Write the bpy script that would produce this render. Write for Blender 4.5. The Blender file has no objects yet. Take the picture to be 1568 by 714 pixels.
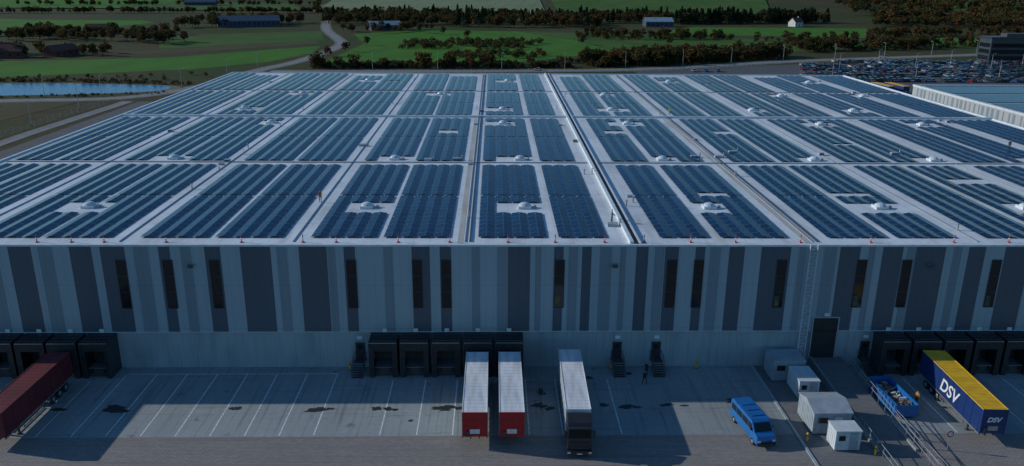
import bpy, math, random
import numpy as np
from mathutils import Matrix, Vector
random.seed(7); rng=np.random.default_rng(7)
S=bpy.context.scene; COL=S.collection
S.view_settings.view_transform='Standard'; S.view_settings.look='None'; S.view_settings.exposure=0

# ---------------------------------------------------------------- materials
def nodes(name):
    m=bpy.data.materials.new(name); m.use_nodes=True
    nt=m.node_tree; return m,nt,nt.nodes["Principled BSDF"]
def mix(nt,fac,a,b,mode='MIX'):
    n=nt.nodes.new("ShaderNodeMix"); n.data_type='RGBA'; n.blend_type=mode
    for s,v in ((n.inputs[0],fac),(n.inputs[6],a),(n.inputs[7],b)):
        if isinstance(v,bpy.types.NodeSocket): nt.links.new(v,s)
        elif isinstance(v,(int,float)): s.default_value=v
        else: s.default_value=(*v,1)
    return n.outputs[2]
def noise(nt,scale,detail=4,vec=None,stretch=None,rough=.55):
    tc=nt.nodes.new("ShaderNodeTexCoord"); v=tc.outputs["Object"] if vec is None else vec
    if stretch:
        mp=nt.nodes.new("ShaderNodeMapping"); mp.inputs["Scale"].default_value=stretch
        nt.links.new(v,mp.inputs[0]); v=mp.outputs[0]
    n=nt.nodes.new("ShaderNodeTexNoise"); n.inputs["Scale"].default_value=scale; n.inputs["Detail"].default_value=detail
    n.inputs["Roughness"].default_value=rough
    nt.links.new(v,n.inputs["Vector"]); return n.outputs["Fac"]
def ramp(nt,fac,p0,p1):
    r=nt.nodes.new("ShaderNodeMapRange"); r.inputs[1].default_value=p0; r.inputs[2].default_value=p1
    nt.links.new(fac,r.inputs[0]); return r.outputs[0]
def bump(nt,b,fac,strength=.3,dist=.05):
    n=nt.nodes.new("ShaderNodeBump"); n.inputs["Strength"].default_value=strength; n.inputs["Distance"].default_value=dist
    nt.links.new(fac,n.inputs["Height"]); nt.links.new(n.outputs[0],b.inputs["Normal"])
def mathn(nt,op,a,b=None,c=None):
    n=nt.nodes.new("ShaderNodeMath"); n.operation=op
    for i,v in enumerate((a,b,c)):
        if v is None: continue
        if isinstance(v,bpy.types.NodeSocket): nt.links.new(v,n.inputs[i])
        else: n.inputs[i].default_value=v
    return n.outputs[0]
def sep(nt,kind="Object"):
    tc=nt.nodes.new("ShaderNodeTexCoord"); s=nt.nodes.new("ShaderNodeSeparateXYZ"); nt.links.new(tc.outputs[kind],s.inputs[0]); return s.outputs
def lines(nt,coord,pitch,w,off=0.):
    """1 on thin lines repeated every pitch metres"""
    a=mathn(nt,'ADD',coord,off); a=mathn(nt,'DIVIDE',a,pitch); a=mathn(nt,'FRACT',a)
    a=mathn(nt,'SUBTRACT',a,.5); a=mathn(nt,'ABSOLUTE',a); return mathn(nt,'GREATER_THAN',a,.5-w/pitch/2)
def mat(name,c1,c2=None,scale=1.,rough=.7,metal=0.,bmp=0.,detail=4,lo=.35,hi=.65,stretch=None,coat=0.):
    m,nt,b=nodes(name)
    if c2 is None: c2=tuple(x*.8 for x in c1)
    f=ramp(nt,noise(nt,scale,detail,stretch=stretch),lo,hi)
    nt.links.new(mix(nt,f,c1,c2),b.inputs["Base Color"])
    b.inputs["Roughness"].default_value=rough; b.inputs["Metallic"].default_value=metal
    if coat: b.inputs["Coat Weight"].default_value=coat
    if bmp: bump(nt,b,f,bmp)
    return m

# ---------------------------------------------------------------- mesh builder
class MB:
    def __init__(s): s.v=[];s.f=[];s.m=[];s.mats=[]
    def mi(s,m):
        if m not in s.mats: s.mats.append(m)
        return s.mats.index(m)
    def face(s,pts,m):
        i=len(s.v); s.v+= [tuple(p) for p in pts]; s.f.append(tuple(range(i,i+len(pts)))); s.m.append(s.mi(m))
    def box(s,x0,x1,y0,y1,z0,z1,m):
        i=len(s.v); s.v+=[(x0,y0,z0),(x1,y0,z0),(x1,y1,z0),(x0,y1,z0),(x0,y0,z1),(x1,y0,z1),(x1,y1,z1),(x0,y1,z1)]
        for q in ((0,3,2,1),(4,5,6,7),(0,1,5,4),(1,2,6,5),(2,3,7,6),(3,0,4,7)):
            s.f.append(tuple(i+k for k in q)); s.m.append(s.mi(m))
    def prism(s,prof,x0,x1,m,side=None):
        """profile in (y,z), extruded in x"""
        i=len(s.v); n=len(prof)
        s.v+=[(x0,p[0],p[1]) for p in prof]+[(x1,p[0],p[1]) for p in prof]
        s.f.append(tuple(range(i,i+n))[::-1]); s.m.append(s.mi(side or m)); s.f.append(tuple(range(i+n,i+2*n))); s.m.append(s.mi(side or m))
        for k in range(n):
            k2=(k+1)%n; s.f.append((i+k,i+k2,i+n+k2,i+n+k)); s.m.append(s.mi(m))
    def cyl(s,p0,p1,r0,r1,n,m,caps=True):
        p0=Vector(p0);p1=Vector(p1); d=(p1-p0).normalized()
        a=d.orthogonal().normalized(); b=d.cross(a); i=len(s.v)
        for p,r in((p0,r0),(p1,r1)):
            for k in range(n):
                t=2*math.pi*k/n; q=p+a*(r*math.cos(t))+b*(r*math.sin(t)); s.v.append(tuple(q))
        for k in range(n):
            k2=(k+1)%n; s.f.append((i+k,i+k2,i+n+k2,i+n+k)); s.m.append(s.mi(m))
        if caps:
            s.f.append(tuple(range(i,i+n))[::-1]); s.m.append(s.mi(m)); s.f.append(tuple(range(i+n,i+2*n))); s.m.append(s.mi(m))
    def dome(s,cx,cy,cz,rx,ry,rz,m,n=12,k=4):
        i=len(s.v)
        for a in range(k):
            ph=a/k*math.pi/2
            for b in range(n):
                t=2*math.pi*b/n; s.v.append((cx+rx*math.cos(ph)*math.cos(t),cy+ry*math.cos(ph)*math.sin(t),cz+rz*math.sin(ph)))
        s.v.append((cx,cy,cz+rz)); top=len(s.v)-1
        for a in range(k-1):
            for b in range(n):
                b2=(b+1)%n; s.f.append((i+a*n+b,i+a*n+b2,i+(a+1)*n+b2,i+(a+1)*n+b)); s.m.append(s.mi(m))
        for b in range(n): s.f.append((i+(k-1)*n+b,i+(k-1)*n+(b+1)%n,top)); s.m.append(s.mi(m))
    def mesh(s,name):
        me=bpy.data.meshes.new(name); me.from_pydata(s.v,[],s.f)
        for m in s.mats: me.materials.append(m)
        me.polygons.foreach_set("material_index",s.m); me.update(); return me
    def build(s,name,parent=None,bevel=0,loc=(0,0,0)):
        o=bpy.data.objects.new(name,s.mesh(name)); COL.objects.link(o); o.location=loc
        if parent: o.parent=parent
        if bevel:
            b=o.modifiers.new("bevel",'BEVEL'); b.width=bevel; b.segments=2; b.limit_method='ANGLE'
        return o
def empty(name,loc=(0,0,0),rz=0):
    o=bpy.data.objects.new(name,None); COL.objects.link(o); o.location=loc; o.rotation_euler=(0,0,rz); o.empty_display_size=.3; return o
def sheet(name,pts,z,m,parent=None):
    mb=MB(); mb.face([(x,y,z) for x,y in pts],m); return mb.build(name,parent)
def rect(x0,x1,y0,y1): return [(x0,y0),(x1,y0),(x1,y1),(x0,y1)]

# ---------------------------------------------------------------- palette
M_white=mat("white_paint",(.75,.77,.78),(.6,.62,.63),2,.45)
M_line=mat("road_paint",(.72,.75,.75),(.36,.38,.38),3,.7,lo=.42,hi=.72)
M_black=mat("black_rubber",(.012,.013,.015),(.025,.026,.03),2,.6)
M_blackp=mat("black_panel",(.02,.024,.03),(.03,.035,.042),3,.4)
M_steel=mat("galvanised_steel",(.42,.44,.46),(.3,.32,.34),6,.45,metal=.6)
M_dsteel=mat("dark_steel",(.06,.065,.07),(.09,.09,.1),6,.5,metal=.4)
M_glass,nt_,b_=nodes("dark_glass"); b_.inputs["Base Color"].default_value=(.008,.014,.018,1); b_.inputs["Roughness"].default_value=.08
M_red=mat("red_paint",(.46,.010,.016),(.36,.010,.014),1.5,.4,coat=.2)
M_maroon=mat("maroon_tarpaulin",(.15,.02,.024),(.10,.015,.02),1.2,.55,stretch=(1,.3,1))
M_trroof=mat("trailer_roof",(.74,.77,.79),(.52,.55,.58),.8,.5,stretch=(2,.3,1))
M_trside=mat("trailer_side",(.45,.5,.54),(.36,.4,.44),1,.5)
M_yellow=mat("yellow_tarpaulin",(.78,.47,.02),(.60,.35,.02),1,.5)
M_blue=mat("blue_paint",(.012,.14,.42),(.012,.11,.32),1.5,.4,coat=.2)
M_navy=mat("navy_tarpaulin",(.008,.035,.15),(.008,.028,.11),1.5,.45)
M_hut=mat("grey_cabin_paint",(.34,.40,.44),(.26,.31,.34),1,.5)
M_hutw=mat("white_cabin_paint",(.58,.63,.66),(.47,.51,.54),1,.5)
M_yel2=mat("bollard_yellow",(.75,.45,.02),None,3,.5)
M_lamp=mat("lamp_lens",(.7,.7,.65),None,3,.3)

# ---------------------------------------------------------------- ground
def ground_mat():
    m,nt,b=nodes("rough_grassland")
    f1=ramp(nt,noise(nt,.012,6),.4,.6); f2=ramp(nt,noise(nt,.15,6,rough=.7),.3,.7)
    c=mix(nt,f1,(.042,.07,.016),(.085,.066,.03)); c=mix(nt,mathn(nt,'MULTIPLY',f2,.65),c,(.03,.034,.016))
    nt.links.new(c,b.inputs["Base Color"]); b.inputs["Roughness"].default_value=.95; b.inputs["Specular IOR Level"].default_value=.1
    bump(nt,b,f2,.5,.4); return m
M_ground=ground_mat()
mb=MB(); N=60
xs=np.linspace(-4000,4000,N); ys=np.concatenate([np.linspace(-600,900,16),np.linspace(1000,6000,40)])
def hgt(x,y):
    t=max(0,(y-850))/1000.; r=1/(1+math.exp(-(x-250)/150.))
    return min(t,3)**1.2*(6+34*r)+ (math.sin(x*.006)*math.sin(y*.005+1)*4*min(1,t*2))
for y in ys:
    for x in xs: mb.v.append((x,y,hgt(x,y)))
mb.mi(M_ground)
for j in range(len(ys)-1):
    for i in range(N-1):
        a=j*N+i; mb.f.append((a,a+1,a+1+N,a+N)); mb.m.append(0)
g=mb.build("ground")
for p in g.data.polygons: p.use_smooth=True

def field_mat(name,c1,c2,row=3.5,ang=0.,rowamt=.25):
    m,nt,b=nodes(name)
    tc=nt.nodes.new("ShaderNodeTexCoord"); mp=nt.nodes.new("ShaderNodeMapping"); mp.inputs["Rotation"].default_value=(0,0,ang)
    nt.links.new(tc.outputs["Object"],mp.inputs[0])
    s=nt.nodes.new("ShaderNodeSeparateXYZ"); nt.links.new(mp.outputs[0],s.inputs[0])
    f=ramp(nt,noise(nt,.012,7,rough=.65),.35,.65); l=lines(nt,s.outputs[0],row*5,1.1)
    c=mix(nt,f,c1,c2); f3=ramp(nt,noise(nt,.06,7,stretch=(1,.4,1),rough=.65),.42,.72)
    c=mix(nt,mathn(nt,'MULTIPLY',f3,.55),c,(c1[0]*.75,c1[1]*.5,c1[2]*.8)); c=mix(nt,mathn(nt,'MULTIPLY',l,rowamt*1.6),c,(.08,.09,.04))
    nt.links.new(c,b.inputs["Base Color"]); b.inputs["Roughness"].default_value=.95; b.inputs["Specular IOR Level"].default_value=.1
    return m
F1=field_mat("field_green",(.045,.165,.014),(.065,.16,.02),4,.35)
F2=field_mat("field_green_b",(.042,.11,.018),(.07,.12,.024),3,-.5)
F3=field_mat("field_pale",(.19,.24,.13),(.14,.20,.10),4,.1,.4)
F4=field_mat("field_stubble",(.10,.08,.042),(.06,.062,.026),4,.8)
def field(name,pts,m,z=.06):
    if max(p[1] for p in pts)<900:
        return sheet(name,pts,z,m)
    mb=MB(); n=26
    (a,b,c,d)=pts
    for j in range(n+1):
        for i in range(n+1):
            u=i/n; v=j/n
            x=(1-v)*((1-u)*a[0]+u*b[0])+v*((1-u)*d[0]+u*c[0]); y=(1-v)*((1-u)*a[1]+u*b[1])+v*((1-u)*d[1]+u*c[1])
            mb.v.append((x,y,hgt(x,y)+.9))
    mb.mi(m)
    for j in range(n):
        for i in range(n):
            q=j*(n+1)+i; mb.f.append((q,q+1,q+n+2,q+n+1)); mb.m.append(0)
    return mb.build(name)
field("grass_field",[(-330,330),(-250,362),(-223,368),(-147,404),(-120,440),(-108,490),(-113,540),(-184,458),(-262,434),(-400,440)],F1)
field("grass_field",[(-700,600),(-378,641),(-330,700),(-314,776),(-395,890),(-551,890),(-800,890)],F1)
field("grass_field",[(-206,510),(-120,585),(-141,679),(-248,616)],F2)
field("ploughed_field",[(-250,470),(-190,480),(-118,560),(-125,580),(-206,505)],F4)
field("grass_field",[(-1500,1000),(-450,1040),(-560,1900),(-2200,1900)],F1)
field("grass_field",[(-430,1000),(-230,1010),(-300,1250),(-540,1250)],F2)
field("pale_field",[(-215,985),(60,930),(90,1900),(-340,1900)],F3)
field("grass_field",[(75,930),(330,980),(480,1500),(95,1500)],F2)
field("grass_field",[(-92,425),(-88,560),(-110,650),(-60,700),(20,690),(60,600),(75,520),(40,470),(0,432)],F1)
field("grass_field",[(76,520),(62,600),(22,690),(170,640),(290,570),(200,520),(100,512)],F2)
field("grass_field",[(130,670),(300,640),(345,760),(180,760)],F1)
field("grass_field",[(300,560),(520,600),(560,700),(330,640)],F1,.07)
field("grass_field",[(560,1000),(900,1000),(1100,1400),(600,1400)],F2)
field("rough_meadow",[(-330,215),(-160,235),(-152,298),(-190,300),(-330,290)],F4)

M_asph=mat("asphalt",(.075,.08,.085),(.055,.058,.062),.4,.9,detail=8,bmp=.1)
M_road=mat("road_asphalt",(.19,.195,.2),(.14,.145,.15),.3,.9,detail=6)
M_verge=mat("gravel_verge",(.15,.145,.11),(.08,.09,.045),.3,.95,detail=6)
sheet("yard_asphalt",rect(-131,204,10,300),.004,M_asph)
sheet("car_park_asphalt",[(70,300),(204,300),(330,340),(420,470),(312,478),(160,440),(70,418)],.02,M_asph)

def strip(name,path,w,z,m):
    mb=MB(); n=len(path); P=[Vector(p) for p in path]; L=[];R_=[]
    for i,p in enumerate(P):
        d=(P[min(i+1,n-1)]-P[max(i-1,0)]).normalized(); nrm=Vector((-d.y,d.x))
        L.append(p+nrm*w/2); R_.append(p-nrm*w/2)
    for i in range(n-1):
        q=[R_[i],R_[i+1],L[i+1],L[i]]
        mb.face([(a.x,a.y,z+hgt(a.x,a.y)) for a in q],m)
    return mb.build(name)
def smooth(path,k=6):
    out=[]; P=[Vector(p) for p in path]
    for i in range(len(P)-1):
        p0=P[max(i-1,0)];p1=P[i];p2=P[i+1];p3=P[min(i+2,len(P)-1)]
        for j in range(k):
            t=j/k; out.append(tuple(.5*((2*p1)+(p2-p0)*t+(2*p0-5*p1+4*p2-p3)*t*t+(3*p1-p0-3*p2+p3)*t**3)))
    out.append(tuple(P[-1])); return out
roadA=smooth([(-240,288),(-181,299.6),(-140,309),(-122,345),(-115,400),(-106,439),(-102,487),(-102,553),(-116,610),(-132,665),(-147,728),(-172,860),(-190,991),(-275,1464),(-330,1900)])
strip("gravel_verge",roadA,9.5,.08,M_verge); strip("country_road",roadA,6,.13,M_road)
roadB=smooth([(-108,395),(-60,398),(20,404),(82,416),(163,455),(250,486),(338,516),(480,560),(700,600)])
strip("gravel_verge",roadB,14,.09,M_verge); strip("road",roadB,8,.15,M_road); strip("road_centre_line",roadB,.25,.17,M_line)
strip("perimeter_path",[(-137,100),(-137,240),(-135,300)],4.5,.05,M_road)
pond=smooth([(-215,345),(-193,349),(-165,347),(-140,343),(-133,335),(-137,326),(-160,318),(-189,313),(-230,308),(-245,330),(-215,345)],4)[:-1]
M_water,nt,b=nodes("pond_water"); b.inputs["Base Color"].default_value=(.015,.10,.22,1); b.inputs["Roughness"].default_value=.2; b.inputs["Specular IOR Level"].default_value=.15
bump(nt,b,noise(nt,.8,5),.3,.3)
M_shore=mat("shore_sand",(.14,.12,.08),(.07,.07,.04),.3,.95)
c0=Vector((-185,330)); sheet("pond_shore",[tuple(c0+(Vector(p)-c0)*1.08) for p in pond],.07,M_shore)
sheet("pond_water",pond,.1,M_water)

# ---------------------------------------------------------------- yard surfaces
def slab_mat():
    m,nt,b=nodes("yard_concrete"); s=sep(nt)
    big=ramp(nt,noise(nt,.12,6,stretch=(1,.5,1)),.35,.7); fine=ramp(nt,noise(nt,1.8,8,rough=.7),.3,.75)
    c=mix(nt,big,(.33,.375,.375),(.22,.255,.26)); c=mix(nt,mathn(nt,'MULTIPLY',fine,.4),c,(.16,.18,.19))
    tyre=ramp(nt,noise(nt,1.,5,stretch=(2.2,.08,1)),.54,.70); c=mix(nt,mathn(nt,'MULTIPLY',tyre,.55),c,(.10,.11,.11))
    tr2=ramp(nt,noise(nt,.9,5,stretch=(.12,1.6,1)),.58,.72); c=mix(nt,mathn(nt,'MULTIPLY',tr2,.4),c,(.11,.12,.12))
    st=ramp(nt,noise(nt,.55,4),.64,.72); c=mix(nt,mathn(nt,'MULTIPLY',st,.6),c,(.08,.085,.09))
    j=mathn(nt,'MAXIMUM',lines(nt,s[0],5.,.06),lines(nt,s[1],5.2,.06)); c=mix(nt,mathn(nt,'MULTIPLY',j,.5),c,(.09,.1,.1))
    nt.links.new(c,b.inputs["Base Color"]); b.inputs["Roughness"].default_value=.8; bump(nt,b,fine,.15,.02); return m
M_slab=slab_mat()
def pave_mat(name,c1,c2,c3):
    m,nt,b=nodes(name); tc=nt.nodes.new("ShaderNodeTexCoord"); br=nt.nodes.new("ShaderNodeTexBrick")
    nt.links.new(tc.outputs["Object"],br.inputs[0]); br.inputs["Scale"].default_value=1.
    br.inputs["Brick Width"].default_value=.5; br.inputs["Row Height"].default_value=.25; br.inputs["Mortar Size"].default_value=.02
    br.inputs["Color1"].default_value=(*c1,1); br.inputs["Color2"].default_value=(*c2,1); br.inputs["Mortar"].default_value=(*c3,1)
    big=ramp(nt,noise(nt,.15,7,stretch=(.4,1.4,1)),.4,.7); c=mix(nt,mathn(nt,'MULTIPLY',big,.45),br.outputs[0],tuple(x*.65 for x in c1))
    ty=ramp(nt,noise(nt,.8,5,stretch=(.06,2.2,1)),.52,.7); c=mix(nt,mathn(nt,'MULTIPLY',ty,.5),c,tuple(x*.5 for x in c1))
    nt.links.new(c,b.inputs["Base Color"]); b.inputs["Roughness"].default_value=.85; return m
M_pave=pave_mat("block_paving",(.27,.25,.235),(.21,.20,.19),(.12,.115,.11))
M_pave2=pave_mat("ramp_paving",(.20,.205,.205),(.155,.16,.165),(.08,.085,.09))
sheet("block_paving",rect(-82,132,40,89),.008,M_pave)
sheet("loading_yard_slab",rect(-82,31.8,73.4,88.98),.016,M_slab)
sheet("loading_yard_slab",rect(43.4,132,73.4,88.98),.016,M_slab)
sheet("service_paving",rect(32.1,43.3,62,88.98),.02,M_pave2)
mb=MB(); mb.box(31.8,32.1,62,88.97,0,.12,M_hut); mb.build("kerb")
mb=MB()
zl=.022
def ln(x0,x1,y0,y1): mb.face([(x0,y0,zl),(x1,y0,zl),(x1,y1,zl),(x0,y1,zl)],M_line)
for k in range(8):
    x=-43.8+3.575*k; ln(x-.07,x+.07,73.6,87.13)
ln(-43.8,-18.7,87.15,87.28)
for x in (-11.9,-8.05,-4.3,3.75,7.3,13.5,49.2,53.5,57.5,61.3,65,-47.4,-51.8,-55.5,-59.3): ln(x-.07,x+.07,73.6,85.6)
mb.build("parking_bay_lines")
M_stain,nt,b=nodes("oil_stain"); b.inputs["Base Color"].default_value=(.035,.038,.04,1); b.inputs["Roughness"].default_value=.4
mb=MB()
for (x,y,rx,ry) in [(-41,79.2,1.7,.9),(-47.7,79,.9,.5),(-28.6,79.2,.7,.4),(-19.4,78.9,1.7,.6),(-18,79.1,.5,.3),(-13,79,.6,.5),(-11.4,78.8,.9,.6),(-5.4,79,1.6,.7),(-3.6,79,.8,.5),(5.2,79.6,.9,.6),(6.3,78.9,.6,.6),(15,79.3,1,.6),(16,79.1,.6,.4),(19.4,79.6,.9,.4),(21.5,79.4,.6,.3),(27.3,80.4,.9,.6),(10.8,86,1,.4),(16.5,87,.6,.4),(-9,76.5,.3,.25),(29,78.2,.35,.2),(5.6,82.5,.5,.9),(12.6,79.6,.7,.5)]:
    for c in range(5):
        cx=x+random.uniform(-.6,.6)*rx; cy=y+random.uniform(-.5,.5)*ry; k=22; ph=[random.uniform(0,6.28) for _ in range(4)]; q_=random.uniform(.3,.62)
        pts=[]
        for i in range(k):
            t=2*math.pi*i/k; r=q_*(1+.22*math.sin(3*t+ph[0])+.15*math.sin(5*t+ph[1])+.1*math.sin(8*t+ph[2]))
            pts.append((cx+rx*r*math.cos(t),cy+ry*r*math.sin(t),.024+.002*c))
        mb.face(pts,M_stain)
mb.build("oil_stains")

# ---------------------------------------------------------------- warehouse
X0,X1,Y0,Y1,ZR=-82.,112.,89.,258.,15.62
wh=empty("warehouse")
def clad_mat(name,col):
    m,nt,b=nodes(name); s=sep(nt)
    f=ramp(nt,noise(nt,.25,5,stretch=(1,1,.25)),.3,.7); c=mix(nt,mathn(nt,'MULTIPLY',f,.35),col,tuple(x*.7 for x in col))
    j=lines(nt,s[0],1.0,.035); h=lines(nt,s[2],5.6,.05,off=.4); j=mathn(nt,'MAXIMUM',j,h)
    rib=lines(nt,s[0],.25,.05)
    c=mix(nt,mathn(nt,'MULTIPLY',rib,.12),c,tuple(x*.5 for x in col)); c=mix(nt,mathn(nt,'MULTIPLY',j,.45),c,tuple(x*.35 for x in col))
    nt.links.new(c,b.inputs["Base Color"]); b.inputs["Roughness"].default_value=.42; b.inputs["Metallic"].default_value=.1; return m
C_l=clad_mat("cladding_light",(.34,.435,.485)); C_m=clad_mat("cladding_mid",(.22,.285,.33)); C_d=clad_mat("cladding_dark",(.085,.112,.145))
C_n=clad_mat("cladding_white",(.62,.65,.66))
def plinth_mat():
    m,nt,b=nodes("precast_concrete"); s=sep(nt)
    f=ramp(nt,noise(nt,.5,7,stretch=(1,1,.3)),.3,.7); c=mix(nt,f,(.35,.42,.44),(.25,.31,.33))
    st=ramp(nt,noise(nt,1.2,5,stretch=(3,1,.12)),.52,.75); c=mix(nt,mathn(nt,'MULTIPLY',st,.45),c,(.15,.19,.2))
    j=lines(nt,s[0],2.4,.03); c=mix(nt,mathn(nt,'MULTIPLY',j,.5),c,(.12,.13,.14))
    nt.links.new(c,b.inputs["Base Color"]); b.inputs["Roughness"].default_value=.85; return m
M_pl=plinth_mat()
mb=MB(); mb.box(X0,X1,Y0,Y1,0,4.79,M_pl); mb.build("concrete_plinth",wh)
mb=MB(); mb.box(X0-.02,X1+.02,Y0+.05,Y1+.02,4.79,15.5,C_l); mb.build("wall_core",wh)
mb=MB(); mb.box(X0-.1,X1+.1,88.88,89.05,4.8,15.66,C_l); mb.build("front_cladding",wh)
darks=[(-80,-77),(-75.5,-73.8),(-71,-68),(-66,-65),(-63,-59.5),(-56.1,-53.5),(-49.1,-46.6),(-45.6,-42.8),(-38.9,-37.6),(-33.6,-31.8),(-29.5,-26.0),(-22.7,-19.5),(-17.5,-16.2),(-9.6,-7.5),(-6.3,-5.0),(1.7,4.3),(7.1,8.2),(10.4,11.5),(16.8,18.2),(20.2,21.8),(23.8,24.9),(27.8,29.6),(31.6,35.1),(41.0,43.4),(46.1,48.5),(50.1,53.6),(56.4,58.4),(60.8,63.9),(67,69),(72,76),(80,82),(86,90),(95,97),(101,105)]
mids=[(-52.7,-51.1),(-41.8,-40.1),(-36.4,-35.2),(-25.3,-24.1),(-12.9,-11.8),(.4,1.69),(4.9,5.6),(8.8,9.9),(12.5,13.9),(14.9,15.6),(19.0,20.1),(25.5,26.8),(36.1,36.9),(39.1,40.6),(44.4,45.2),(49.0,50.09),(54.6,55.6),(-58.9,-57.4),(-19.4,-18.5),(-2.6,-1.6)]
mb=MB()
for a,b_ in darks: mb.box(a,b_,88.85,88.885,4.83,15.63,C_d)
for a,b_ in mids: mb.box(a,b_,88.855,88.885,4.83,15.63,C_m)
mb.build("cladding_stripes",wh)
mb=MB(); mb.box(X0-.1,X1+.1,88.80,88.99,4.74,4.80,M_hutw); mb.build("base_flashing",wh)
mb=MB()
M_int=mat("window_interior",(.16,.12,.03),(.03,.05,.05),1.2,.5)
for x in [-74,-66.5,-43.4,-38.0,-32.6,-16.7,-9.0,-5.6,7.8,21.1,24.3,34.2,43.8,49.2,60.0,75,88,104]:
    mb.box(x-.52,x+.52,88.80,88.87,7.95,13.95,M_glass)
    if x in(34.2,43.8,60.0,7.8): mb.box(x-.45,x+.1,88.795,88.8,8.05,8.05+1.3,M_int)
    for a,c in((-.58,-.52),(.52,.58)): mb.box(x+a,x+c,88.77,88.87,7.9,14,M_blackp)
    for z in (7.9,13.95): mb.box(x-.519,x+.519,88.77,88.87,z-.03,z+.05,M_blackp)
    for z in (9.95,11.95): mb.box(x-.519,x+.519,88.78,88.81,z-.025,z+.025,M_dsteel)
mb.build("windows",wh)
def roof_mat():
    m,nt,b=nodes("roof_membrane"); s=sep(nt)
    f=ramp(nt,noise(nt,.08,7,rough=.65),.35,.68); c=mix(nt,f,(.68,.74,.77),(.50,.55,.58))
    d=ramp(nt,noise(nt,.7,6,rough=.7),.5,.8); c=mix(nt,mathn(nt,'MULTIPLY',d,.5),c,(.26,.28,.28))
    wet=ramp(nt,noise(nt,.22,5,stretch=(1.6,.25,1)),.56,.7); c=mix(nt,mathn(nt,'MULTIPLY',wet,.4),c,(.30,.29,.25))
    j=mathn(nt,'MAXIMUM',lines(nt,s[0],1.9,.07),lines(nt,s[1],14.,.09)); c=mix(nt,mathn(nt,'MULTIPLY',j,.35),c,(.27,.3,.32))
    nt.links.new(c,b.inputs["Base Color"]); b.inputs["Roughness"].default_value=.6; bump(nt,b,d,.15,.05); return m
M_roof=roof_mat(); M_parapet=mat("parapet_flashing",(.68,.73,.75),(.54,.6,.62),1,.4,metal=.1)
sheet("roof",rect(X0,X1,Y0,Y1),ZR,M_roof,wh)
mb=MB()
mb.box(X0-.14,X1+.14,88.78,89.2,15.64,15.86,M_parapet); mb.box(X0-.14,X1+.14,Y1-.3,Y1+.1,15.5,15.86,M_parapet)
mb.box(X0-.14,X0+.3,89.2,Y1-.3,15.5,15.86,M_parapet); mb.box(X1-.3,X1+.14,89.2,Y1-.3,15.5,15.86,M_parapet)
mb.build("parapet",wh)
M_dark=mat("gutter_dark",(.05,.055,.06),(.1,.1,.1),.5,.8)
M_sand=mat("walkway_stain",(.36,.34,.29),(.46,.48,.47),.5,.8,stretch=(1,.2,1))
mb=MB()
mb.box(16.05,16.5,89.25,Y1-.35,ZR,16.12,M_parapet); mb.box(16.51,17.15,89.3,Y1-.4,ZR+.004,ZR+.05,M_dark); mb.box(17.16,17.4,89.25,Y1-.35,ZR,15.95,M_parapet)
for a,c in((X0+.4,16.0),(17.45,X1-.4)):
    mb.box(a,c,177.2,177.7,ZR,16.05,M_parapet); mb.box(a,c,177.72,178.3,ZR+.004,ZR+.05,M_dark); mb.box(a,c,178.32,178.6,ZR,15.9,M_parapet)
mb.build("expansion_joints",wh)
mb=MB()
aisles=[-64.1,-44.0,-23.7,-3.4,38.2,58.3,78.7,99.0]
for x in aisles:
    mb.box(x-.05,x+.05,90.5,Y1-2,ZR+.02,ZR+.12,M_steel)
    if x in(-3.4,38.2):
        mb.box(x+.5,x+.62,90.5,Y1-2,ZR+.02,ZR+.2,M_dsteel); mb.box(x-.9,x-.2,90.2,176,ZR+.004,ZR+.012,M_sand)
for y in (132.4,218.5):
    mb.box(X0+1,15.8,y-.12,y+.12,ZR+.02,ZR+.16,M_steel); mb.box(17.6,X1-1,y-.12,y+.12,ZR+.02,ZR+.16,M_steel)
mb.build("cable_trays",wh)

groups=[(-80.6,-74.2),(-73.4,-65.8),(-62.4,-54.3),(-53.7,-45.5),(-42.3,-34.1),(-33.4,-25.2),(-22.0,-14.0),(-13.3,-5.2),(-1.9,6.5),(7.8,13.8),(20.1,26.3),(27.5,35.9),(40.6,48.2),(49.1,56.7),(60.0,68.2),(69.0,77.1),(80.4,88.5),(89.4,97.4),(100.6,110.8)]
sky=[]
for y,xl in ((105.3,(-54.4,-17.2,4.2,29.5,53.2,73.5,91)),(135,(-54.3,-16.9,4.5,29.0,55.4,76.3,95)),(169.5,(-47,1.9,28.4,70,92)),(188,(-58,2,27.6,61,85)),(212,(-50,-14,29,76,98)),(240,(-37,4,52,94))):
    for x in xl: sky.append((x,y))
blank=[]
for (x,y) in sky:
    blank.append((x-3.3,x+3.3,y-2.4,y+2.4))
for (x,y) in [(31,112),(52,111.5),(74,120),(-10,160),(46,160),(66,148),(24,160),(-30,240),(62,236)]:
    blank.append((x-2.2,x+2.2,y-1.2,y+1.2))
tilt=math.radians(9)
rows=[]
for a,c in ((92.0,131.2),(133.6,176.2),(179.8,217.6),(219.4,255.8)):
    n=int((c-a)/1.72); 
    for i in range(n): rows.append((a+i*1.72+(.35 if i>=n//2 else 0),1.695))
vs=[];tone=[]
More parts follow.
